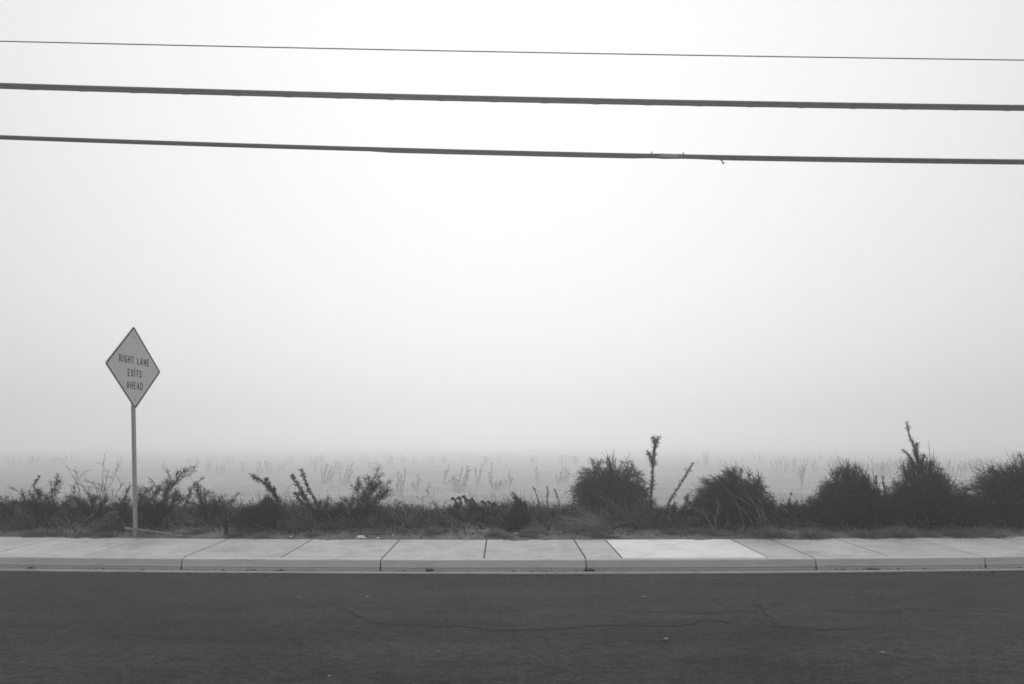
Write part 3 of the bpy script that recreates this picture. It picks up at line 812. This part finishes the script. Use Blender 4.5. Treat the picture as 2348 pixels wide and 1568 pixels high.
leafy_shrub("leafy_weed", (1199, 1175), [(1180, 1137), (1184, 1145), (1190, 1150), (1205, 1158)], 11.4, "small dark leafy weed leaning left in mid-picture", 64, 9, 1.2, spread_=.2)
leafy_shrub("leafy_weed", (480, 1212), [(473, 1137), (453, 1120), (461, 1130), (500, 1150), (515, 1158), (537, 1146), (490, 1150), (440, 1150)], 11.0, "low leafy weed with thin upright tips, right of the bushy weed", 65, 10, .7)
leafy_shrub("leafy_weed", (100, 1212), [(50, 1120), (68, 1130), (90, 1140), (110, 1146), (132, 1100), (80, 1150), (125, 1150), (30, 1150)], 10.9, "low tangle of leafy weeds at the far left with thin upright stalks", 66, 10, .75, mat_l=M_leaf)
leafy_shrub("leafy_weed", (20, 1214), [(5, 1150), (-20, 1140), (30, 1160), (15, 1165), (-45, 1150)], 10.9, "dark weed cut off by the left edge", 67, 10, .9)
leafy_shrub("leafy_weed", (200, 1214), [(180, 1150), (165, 1140), (212, 1146), (240, 1150), (155, 1160), (262, 1165)], 11.0, "dark leafy weed under the bare twiggy shrub", 68, 12, .9)
leafy_shrub("leafy_weed", (1070, 1210), [(1050, 1165), (1100, 1170), (1030, 1175), (1120, 1180), (1080, 1160)], 11.0, "dark low weed below the curled seedheads", 69, 12, .8)
leafy_shrub("leafy_weed", (740, 1212), [(765, 1160), (750, 1150), (775, 1170), (725, 1170), (790, 1180)], 11.0, "low weed between the leaning stalks and the spreading leafy shrub", 70, 10, .8)
leafy_shrub("leafy_weed", (1810, 1224), [(1790, 1175), (1830, 1170), (1850, 1185), (1775, 1190), (1812, 1165)], 11.1, "dark low weed between the swept dome bush and very dark bush", 71, 12, .9)
leafy_shrub("leafy_weed", (1560, 1215), [(1545, 1165), (1580, 1160), (1600, 1150), (1575, 1143), (1530, 1180), (1596, 1170)], 11.3, "tangled dark weed at the left foot of the swept dome bush", 72, 12, .9)
bare_shrub("twiggy_shrub", (222, 1190), [(238, 1060), (250, 1075), (263, 1088), (171, 1067), (189, 1111), (178, 1095), (281, 1112), (212, 1105), (160, 1130)], 10.9, "bare twiggy shrub with branching sticks left of the sign post", 81, M_twig, .006)
bare_shrub("dry_sticks", (160, 1226), [(148, 1178), (195, 1183), (225, 1195), (120, 1195), (240, 1190), (210, 1180)], 10.25, "pale dry sticks fanning up from the dirt left of the sign", 82, M_straw, .006, 4, twigs=2)
bare_shrub("dry_sticks", (932, 1205), [(955, 1160), (968, 1150), (925, 1160), (1005, 1200), (895, 1165)], 10.6, "pale forked dry sticks in front of the arching grass", 83, M_straw, .006, 4, twigs=2)
bare_shrub("dry_sticks", (1642, 1206), [(1600, 1170), (1645, 1165), (1670, 1190), (1655, 1150), (1618, 1180)], 10.3, "pale forked sticks at the front of the swept dome bush", 84, M_straw, .006, 4, twigs=2)
bare_shrub("dry_sticks", (1700, 1222), [(1709, 1200), (1722, 1210), (1695, 1206)], 10.05, "short pale sticks by the sidewalk under the swept dome bush", 85, M_straw, .005, 3, twigs=1)
bare_shrub("thin_stick", (1010, 1190), [(980, 1124), (990, 1150), (968, 1142)], 11.2, "thin grey stick leaning left above the arching grass", 86, M_stem, .004)
stalk_plant("dry_stalk", [[(420, 1190), (425, 1155), (440, 1115), (463, 1096)], [(425, 1165), (432, 1135), (436, 1118)]], 11.6, "pale feathery dry stalk bending right behind the bushy weed", seed=87, mat_s=M_stem, mat_l=M_leaf_grey, dens=170, l=(.03, .08))
for k, (st, lab) in enumerate([
        ([[(1237, 1190), (1234, 1147), (1229, 1130), (1223, 1117)]], "short dark stick stalk leaning left, leftmost of the three left of the round bush"),
        ([[(1255, 1190), (1254, 1144), (1255, 1130), (1254, 1114)]], "short upright dark stalk, middle of the three left of the round bush"),
        ([[(1284, 1190), (1282, 1158), (1276, 1138), (1271, 1121)]], "short dark stalk leaning left, nearest to the round bush")]):
    stalk_plant("short_stalk", st, 12.4, lab, seed=90 + k, dens=150, l=(.02, .05), group="short stalks left of the round bush")
# curled seedheads in mid-picture
for k, x in enumerate((1040, 1052, 1063, 1074, 1084, 1107, 1122, 1134)):
    y = (1142, 1140, 1137, 1146, 1143, 1148, 1149, 1154)[k]
    stalk_plant("seedhead", [[(x + 8, 1182), (x + 6, 1164), (x + 4, y + 8), (x, y), (x - 4, y + 3)]], 11.6 + .1 * (k % 3),
                ["curled dark seedhead, leftmost of the row", "second curled dark seedhead from the left of the row", "tallest curled dark seedhead in the row", "fourth curled dark seedhead from the left of the row",
                 "fifth curled dark seedhead, right before the gap in the row", "first small seedhead right of the gap in the row", "middle small seedhead right of the gap in the row", "rightmost small seedhead of the row"][k],
                "seedhead", "row of curled seedheads in mid-picture", dens=260, l=(.012, .03), wl=.010, r=(.004, .003), seed=100 + k, t0=.45)
stalk_plant("seedhead", [[(84, 1185), (82, 1140), (80, 1112), (79, 1094)]], 11.0, "thin stalk with a ragged dark tuft on top near the left edge", cat="seedhead", dens=110, l=(.03, .08), r=(.004, .003), seed=140, t0=.55)
# arching dry grass
arching_grass("grass_clump", (925, 1200), 10.9, 170, (.3, .62), -.35, "arching dry grass clump with long bent blades in mid-left", 111, M_stem, .8)
arching_grass("grass_clump", (1240, 1195), 11.2, 90, (.2, .42), .5, "dry grass arching right beside the small leaning weed", 112, M_stem, .6)
arching_grass("grass_clump", (1380, 1222), 10.35, 160, (.35, .75), -.75, "long pale grass swept left below the round bush", 113, M_straw, .65, w=.0032)
arching_grass("grass_clump", (1470, 1215), 10.6, 150, (.3, .6), -.7, "pale grass swept left below the tall upright stalk", 114, M_stem, .6)
arching_grass("grass_clump", (1250, 1222), 10.3, 70, (.25, .45), -.7, "thin pale grass bending left by the flat white scrap", 115, M_straw, .6)
arching_grass("grass_clump", (800, 1212), 10.6, 130, (.25, .5), -.9, "flattened pale grass under the spreading leafy shrub", 116, M_stem, .45)
arching_grass("grass_clump", (700, 1212), 10.5, 110, (.25, .5), -.9, "pale grass swept left at the foot of the leaning stalks", 117, M_stem, .7)
arching_grass("grass_clump", (560, 1218), 10.35, 100, (.2, .4), .6, "pale grass arching right left of the small dark bush", 118, M_stem, .5)
arching_grass("grass_clump", (235, 1214), 10.5, 150, (.25, .55), .7, "dry grass arching right toward the sign post", 119, M_stem, .55)
arching_grass("grass_clump", (60, 1216), 10.6, 150, (.25, .5), -.4, "grass clump near the left edge of the verge", 120, M_stem, .6)
arching_grass("grass_clump", (1560, 1222), 10.4, 80, (.2, .4), -.5, "short pale grass left of the swept dome bush", 121, M_stem, .6)
arching_grass("grass_clump", (905, 1216), 10.3, 60, (.4, .7), -1.6, "fallen pale straws lying flat on the dirt", 122, M_straw, .22)

# low tufts by the sidewalk
tuft_meshes = []
for v in range(4):
    keep = rng; rng = np.random.default_rng(200 + v)
    n = 420; g = Geo()
    P = rng.normal(0, 1, (n, 3)) * [.07, .05, 0]; D = nz(P * [5, 5, 0] + rng.normal(0, .4, (n, 3)) + [0, 0, .6])
    leaves(g, P, D, rng.uniform(.05, .15, n), rng.uniform(.008, .018, n))
    tuft_meshes.append(g.mesh("tuft", M_tuft)); rng = keep
tufts = [(995, 1224, 1.0, "low grey tuft by the sidewalk below the forked sticks"), (1135, 1226, .9, "low grey tuft left of the flat white scrap"), (1160, 1229, .7, "small tuft touching the flat white scrap"),
         (1215, 1228, .7, "small tuft right of the flat white scrap"), (1362, 1226, 1.1, "low tuft at the foot of the long pale grass"), (1402, 1230, .6, "tiny tuft where the white slab begins"),
         (1545, 1224, .9, "low tuft behind the white slab's middle"), (1590, 1222, .9, "low tuft before the swept dome bush, left side"), (1640, 1225, 1.0, "low tuft before the swept dome bush, middle"),
         (1757, 1226, 1.5, "broad pale tuft between the white slab's end and swept dome bush"), (1787, 1228, 1.1, "low tuft beside the broad pale tuft"), (1865, 1228, 1.4, "pale tuft before the very dark bush's left end"),
         (1900, 1231, .8, "low tuft before the very dark bush"), (1985, 1229, 1.1, "grey tuft before the very dark bush's right end"), (2020, 1227, 1.3, "grey tuft between two dark bushes by the sidewalk"),
         (2060, 1225, 1.6, "largest grey tuft, left of the tallest stalk's foot"), (2088, 1228, 1.1, "grey tuft under the tallest stalk"), (2150, 1231, .9, "low tuft right of the tallest stalk's foot"),
         (2200, 1228, 1.3, "grey tuft before the gap left of the largest bush"), (2240, 1227, 1.5, "broad tuft at the left foot of the largest bush"), (2290, 1230, 1.2, "low tuft before the largest bush"),
         (720, 1226, .7, "low tuft at the foot of the parallel leaning stalks"), (600, 1228, .7, "low tuft before the small dark bush"), (545, 1226, .8, "low tuft right of the dark stump"), (455, 1222, .8, "low tuft right of the fallen pale branch"),
         (185, 1229, .9, "low tuft on the dirt edge left of the sign"), (90, 1229, 1.1, "low tuft on the dirt edge far left"), (30, 1232, 1.0, "low tuft at the left frame edge"), (250, 1226, .9, "low tuft just left of the sign post's foot")]
trng = random.Random(5)
for k, (x, y, s, lab) in enumerate(tufts):
    d = (EYE - .2) * F / (y - HY); X = (x - CX) / F * d; d = max(d, float(kerb_y(X)) + 1.70)
    o = bpy.data.objects.new("weed_tuft", tuft_meshes[k % 4]); COL.objects.link(o)
    o.location = (X, d, gz(X, d) - .005); o.scale = (s * 1.2, s, s * .8); o.rotation_euler = (0, 0, trng.uniform(0, 6.28))
    tag(o, lab, "weed tuft", "low tufts along the sidewalk edge")

# dark stump and the pale branch by the sign
b = W(518, 1230, 10.15); gb = gz(b[0], 10.15)
g = Geo(); tubes(g, np.array([[(b[0], 10.15, gb - .05), (b[0] + .004, 10.15, gb + .10), (b[0] - .004, 10.15, gb + .20), (b[0], 10.15, gb + .27)]]), np.array([[.030, .026, .025, .021]]), 8, True)
tag(g.build("stump", M_twig, origin=(b[0], 10.15, gb)), "short dark upright stump on the dirt right of the leafy weeds", "stump")
pa, pb = W(288, 1211, 10.15), W(436, 1233, 10.08)
L = resample([pa, (pa * .6 + pb * .4) + [0, 0, .015], pb], 12)
for q in L: q[2] = max(q[2], gz(q[0], q[1]) + .015)
L[0][2] += .0
g = Geo(); tubes(g, L[None], np.linspace(.026, .012, 12)[None] * (1 + rng.normal(0, .1, (1, 12))), 7, True)
br = g.build("fallen_branch", M_wood, origin=tuple(L[0]))
tag(br, "pale fallen branch lying on the dirt at the foot of the sign post", "branch")

# tangled low weeds and straw covering the verge: nobody could count them
def verge_mat(name, n, mat, hr, seed, label, r0=1.75, leafn=0, lean=-.3, w=.0028):
    global rng
    keep = rng; rng = np.random.default_rng(seed)
    X = rng.uniform(-13, 13, n); r = r0 + (4.6 - r0) * rng.beta(1.5, 1.6, n); Y = r + kerb_y(X)
    patch = .55 + .45 * np.sin(X * 2.1 + 1.3 * np.sin(Y * 1.7)) * np.sin(X * .83 + 2) + .25 * np.sin(X * 5.3 + Y * 3)
    keepm = rng.uniform(0, 1, n) < np.clip(.35 + patch, .12, 1)
    X, Y, r = X[keepm], Y[keepm], r[keepm]; patch = patch[keepm]; n = len(X)
    S = np.stack([X, Y, ground_h(X, Y) - .01], 1)
    Lh = rng.uniform(*hr, n) * smooth((r - r0 + .25) / .9) * (.6 + .5 * np.clip(patch, 0, 1.2))
    D = nz(rng.normal(0, .6, (n, 3)) * [1, 1, .4] + [lean, 0, .75])
    E = S + D * Lh[:, None] + np.array([lean * .4, 0, -.25]) * Lh[:, None] * rng.uniform(.2, 1.2, (n, 1))
    E[:, 2] = np.maximum(E[:, 2], S[:, 2] + .02)
    L = bez(S, S + D * Lh[:, None] * .6, E, 4)
    g = Geo(); tubes(g, L, np.array([1, .9, .7, .35])[None] * w * rng.uniform(.6, 1.4, (n, 1)), 3)
    if leafn:
        j = rng.integers(0, n, leafn); P, T = along(L[j], rng.uniform(.15, 1, leafn))
        leaves(g, P, T + rng.normal(0, .7, (leafn, 3)) + [0, 0, .2], rng.uniform(.02, .06, leafn), rng.uniform(.006, .018, leafn))
    o = g.build(name, mat)
    tag(o, label, "ground cover", kind="stuff")
    rng = keep
verge_mat("ground_weeds", 34000, M_leaf, (.10, .34), 301, "dark low weeds tangled over the verge behind the sidewalk", 1.85, 70000)
verge_mat("grey_weeds", 18000, M_leaf_grey, (.08, .30), 302, "greyish low weeds mixed through the verge", 1.80, 34000)
verge_mat("dry_grass", 10500, M_straw, (.14, .44), 303, "pale dry straws tangled through the verge weeds", 1.75, 0, -.45, .0028)
verge_mat("wispy_grass", 7500, M_stem, (.25, .62), 305, "wispy thin dry stems standing over the verge weeds", 2.1, 5000, -.12, .0024)
verge_mat("short_grass", 6000, M_stem, (.03, .10), 304, "short dry grass on the dirt edge", 1.50, 4000, -.3, .0022)

# ------------------------------------------------------------------ the field
g = Geo(); n = 90000
X = rng.uniform(-1, 1, n); Y = 20 + 110 * rng.uniform(0, 1, n) ** 1.3; X = X * (Y * .95 + 6)
pat = np.sin(X * .35 + 2 * np.sin(Y * .21)) * np.sin(Y * .5 + X * .07) + .5 * np.sin(X * 1.1 + Y * 1.7)
k = rng.uniform(-1, 1.3, n) < pat + .4; X, Y = X[k], Y[k]; n = len(X)
P = np.stack([X, Y, ground_h(X, Y) - .01], 1)
leaves(g, P, rng.normal(0, .5, (n, 3)) * [1, 1, .3] + [-.2, 0, .7], rng.uniform(.06, .22, n), rng.uniform(.02, .05, n))
tag(g.build("field_grass", M_grass), "short patchy grass over the foggy field", "grass", kind="stuff")

def field_d(y): return (EYE - FIELD_Z) * F / (y - HY)
def field_stem_geo(gs, base, tip, r, dens, bend):
    mid = (base + tip) / 2 + bend
    line = bez(base[None], mid[None], tip[None], 6) + np.concatenate([np.zeros((1, 1, 3)), rng.normal(0, .025, (1, 5, 3))], 1)
    tubes(gs, line, np.linspace(r, r * .55, 6)[None], 4)
    ln = np.linalg.norm(tip - base); m = int(dens * ln)
    t = .30 + .70 * rng.uniform(0, 1, m) ** .6
    P, T = along(np.repeat(line, m, 0), t)
    side = nz(np.cross(T, rng.normal(size=(m, 3))))
    leaves(gs, P, side * rng.uniform(.4, 1.2, (m, 1)) + T * 1.1 + [0, 0, .2], rng.uniform(.06, .26, m), rng.uniform(.012, .03, m))
    m2 = int(8 * ln) + 4
    leaves(gs, np.repeat(tip[None], m2, 0) - T[:1] * 0 + rng.normal(0, .02, (m2, 3)), rng.normal(0, .7, (m2, 3)) + [0, 0, .7], rng.uniform(.06, .2, m2), rng.uniform(.012, .025, m2))

# clumps one can tell apart: (label, base y, [(base x, tip x, tip y), ...])
near = [
 ("pair of upright fuzzy stalks in the field above the arching grass clump", 1139, [(912, 914, 1083), (918, 920, 1090), (921, 929, 1076)]),
 ("low thin stalks in the field right of the upright pair", 1123, [(953, 947, 1106), (955, 958, 1090), (957, 965, 1100), (951, 944, 1112)]),
 ("dense slanted clump of stalks in the field, left of the spreading leafy shrub", 1108, [(738, 738, 1068), (740, 752, 1066), (743, 760, 1070), (745, 765, 1082), (742, 748, 1064), (755, 763, 1085)]),
 ("tall stalks slanting right in the field behind the right leaning stalk", 1113, [(782, 778, 1084), (784, 797, 1068), (787, 808, 1063), (794, 806, 1080), (793, 801, 1090)]),
 ("fan of thin stalks in the field above the spreading leafy shrub", 1086, [(848, 845, 1062), (852, 851, 1060), (856, 858, 1062), (860, 864, 1058), (866, 869, 1064), (872, 875, 1062)]),
 ("pair of thin leaning stalks, left part of the middle field group", 1112, [(1018, 1029, 1068), (1016, 1022, 1080)]),
 ("low slanted stalk crossing to the right in the middle field group", 1113, [(1020, 1052, 1088), (1018, 1045, 1092)]),
 ("tallest fuzzy clump of the middle field group", 1129, [(1039, 1038, 1093), (1047, 1060, 1074), (1050, 1074, 1070), (1053, 1077, 1078), (1050, 1056, 1090), (1044, 1041, 1098), (1060, 1070, 1095)]),
 ("forked stalk pair at the right of the middle field group", 1112, [(1092, 1090, 1072), (1093, 1106, 1066), (1096, 1103, 1082)]),
 ("bent clump with one tall thin stalk right of the forked pair", 1121, [(1129, 1127, 1062), (1131, 1122, 1095), (1133, 1140, 1098), (1128, 1120, 1085)]),
 ("low round topped clump right of the bent clump", 1125, [(1142, 1146, 1104), (1140, 1150, 1100), (1138, 1135, 1106)]),
 ("low clump with a tall thin stalk farther right", 1120, [(1166, 1168, 1080), (1164, 1160, 1100), (1168, 1173, 1096), (1153, 1150, 1106)]),
 ("single thin upright stalk alone in the middle field", 1114, [(1231, 1230, 1072)]),
 ("pair of stalks in the field close left of the round bush", 1110, [(1292, 1290, 1074), (1298, 1297, 1072), (1300, 1302, 1080)]),
 ("loose clump in the field left of that pair beside the round bush", 1112, [(1279, 1276, 1088), (1281, 1285, 1082), (1283, 1289, 1092)]),
 ("lone zigzag sapling in the field between the swept dome and very dark bushes", 1116, [(1838, 1839, 1068), (1838, 1846, 1066), (1838, 1832, 1072), (1838, 1842, 1072)]),
 ("slender pair of stalks in the field behind the bushy weed", 1086, [(373, 377, 1060), (374, 372, 1066)]),
 ("pair of short field stalks left of the leaning far-left stalk", 1084, [(476, 473, 1064), (477, 481, 1062)]),
 ("small fan of stalks in the field over the low leafy weed", 1088, [(507, 503, 1068), (509, 510, 1066), (511, 516, 1068), (499, 497, 1064)]),
 ("upright twin stalk in the field above the small dark bush's left side", 1084, [(555, 554, 1060), (557, 559, 1062)]),
 ("thick fuzzy stalk in the field above the leaning far-left stalk", 1090, [(590, 590, 1060), (594, 596, 1058), (598, 602, 1072)]),
 ("clump of thin stalks in the field left of the left parallel stalk", 1088, [(612, 609, 1056), (614, 615, 1060), (618, 622, 1062)]),
 ("low pair of stalks in the field between the leaning leafy stalks", 1084, [(640, 637, 1068), (641, 645, 1066), (651, 651, 1062)]),
 ("short stalk standing left of the slanted clump in the field", 1084, [(722, 724, 1060), (724, 720, 1068)]),
 ("upright bundle of stalks between the two slanted clumps in the field", 1086, [(770, 769, 1060), (772, 774, 1058), (776, 779, 1062), (781, 786, 1062)]),
 ("tall branching weed in the field right of the slanting stalk", 1070, [(1617, 1612, 1036), (1618, 1618, 1038), (1619, 1624, 1036)]),
 ("broad clump of stalks in the field above the gap between bushes", 1083, [(1776, 1768, 1058), (1782, 1778, 1060), (1790, 1790, 1056), (1797, 1800, 1058), (1801, 1806, 1060)]),
 ("upright stalk in the field right of the broad clump", 1083, [(1818, 1820, 1052), (1820, 1824, 1050)]),
 ("pair of stalks in the field right of the zigzag sapling", 1084, [(1866, 1868, 1056), (1870, 1874, 1060), (1864, 1862, 1062)]),
 ("stalks in the field left of the wispy twigs", 1084, [(1903, 1900, 1056), (1908, 1908, 1054), (1913, 1918, 1050), (1910, 1914, 1058)]),
]
for lab, by, stems in near:
    d = field_d(by); x0 = stems[0][0]
    b = W(x0, by, d); b[2] = gz(b[0], d)
    gs = Geo()
    for bx, tx, ty in stems:
        bb = W(bx, by, d + rng.normal(0, .25)); bb[2] = gz(bb[0], bb[1]) - .03
        tt = W(tx, ty, d + rng.normal(0, .15))
        for _ in range(2):
            e2 = bb + (tt - bb) * rng.uniform(.45, .95) + rng.normal(0, .12, 3) * [1, .6, .3]
            field_stem_geo(gs, bb + rng.normal(0, .08, 3) * [1, 1, 0], e2, .011, 28, rng.normal(0, .05, 3))
        field_stem_geo(gs, bb, tt, .019, 34, rng.normal(0, .05, 3))
    tag(gs.build("field_weed", M_field, origin=tuple(b)), lab, "weed", "weed stalks standing in the field")
# faint ones beyond: copies of six clumps
var = []
for v in range(6):
    gs = Geo()
    for q in range(6 + v % 4):
        bb = np.array([rng.normal(0, .45), rng.normal(0, .3), -.03]); tt = bb + [rng.normal(0, .28), rng.normal(0, .2), rng.uniform(.9, 1.9)]
        field_stem_geo(gs, bb, tt, .022, 34, rng.normal(0, .06, 3))
    var.append(gs.mesh("field_weed", M_field))
def far_clump(x, y, lab, grp, s=None):
    d = field_d(y); X = (x - CX) / F * d
    o = bpy.data.objects.new("field_weed", var[trng.randrange(6)]); COL.objects.link(o)
    o.location = (X, d, gz(X, d)); o.rotation_euler = (0, 0, trng.uniform(0, 6.28))
    s = s or trng.uniform(.75, 1.15); o.scale = (s, s, s)
    tag(o, lab, "weed", grp)
for k in range(70):
    x = trng.choice([trng.uniform(680, 1320), trng.uniform(250, 680), trng.uniform(1640, 2010), trng.uniform(0, 250), trng.uniform(680, 1320), trng.uniform(1320,1640)])
    far_clump(x, trng.uniform(1059, 1072), "faint grey weed clump almost lost in fog at the far side of the field", "faint far weed clumps in the fog")
for k in range(46):
    far_clump(trng.uniform(1925, 2330), trng.uniform(1078, 1098), "grey weed clump in the dense field row behind the dark bushes at right", "row of field weeds behind the right bushes", trng.uniform(.8, 1.25))

for o in COL.objects:
    if o.parent is not None and o.name.split(".")[0] in ("twigs", "dry_twigs", "leaves", "branches"): o["kind"] = "stuff"

# ------------------------------------------------------------------ fog
hz = Geo(); box(hz, (-760, -72, -4.5), (760, 1000, 10.2))
m = bpy.data.materials.new("fog"); m.use_nodes = True
t = m.node_tree; t.nodes.clear()
mo = t.nodes.new("ShaderNodeOutputMaterial"); pv = t.nodes.new("ShaderNodeVolumePrincipled")
pv.inputs["Color"].default_value = (1, 1, 1, 1); pv.inputs["Density"].default_value = FOG_DENSITY
pv.inputs["Anisotropy"].default_value = .6
t.links.new(pv.outputs[0], mo.inputs["Volume"])
ho = hz.build("haze", m); tag(ho, kind="stuff")
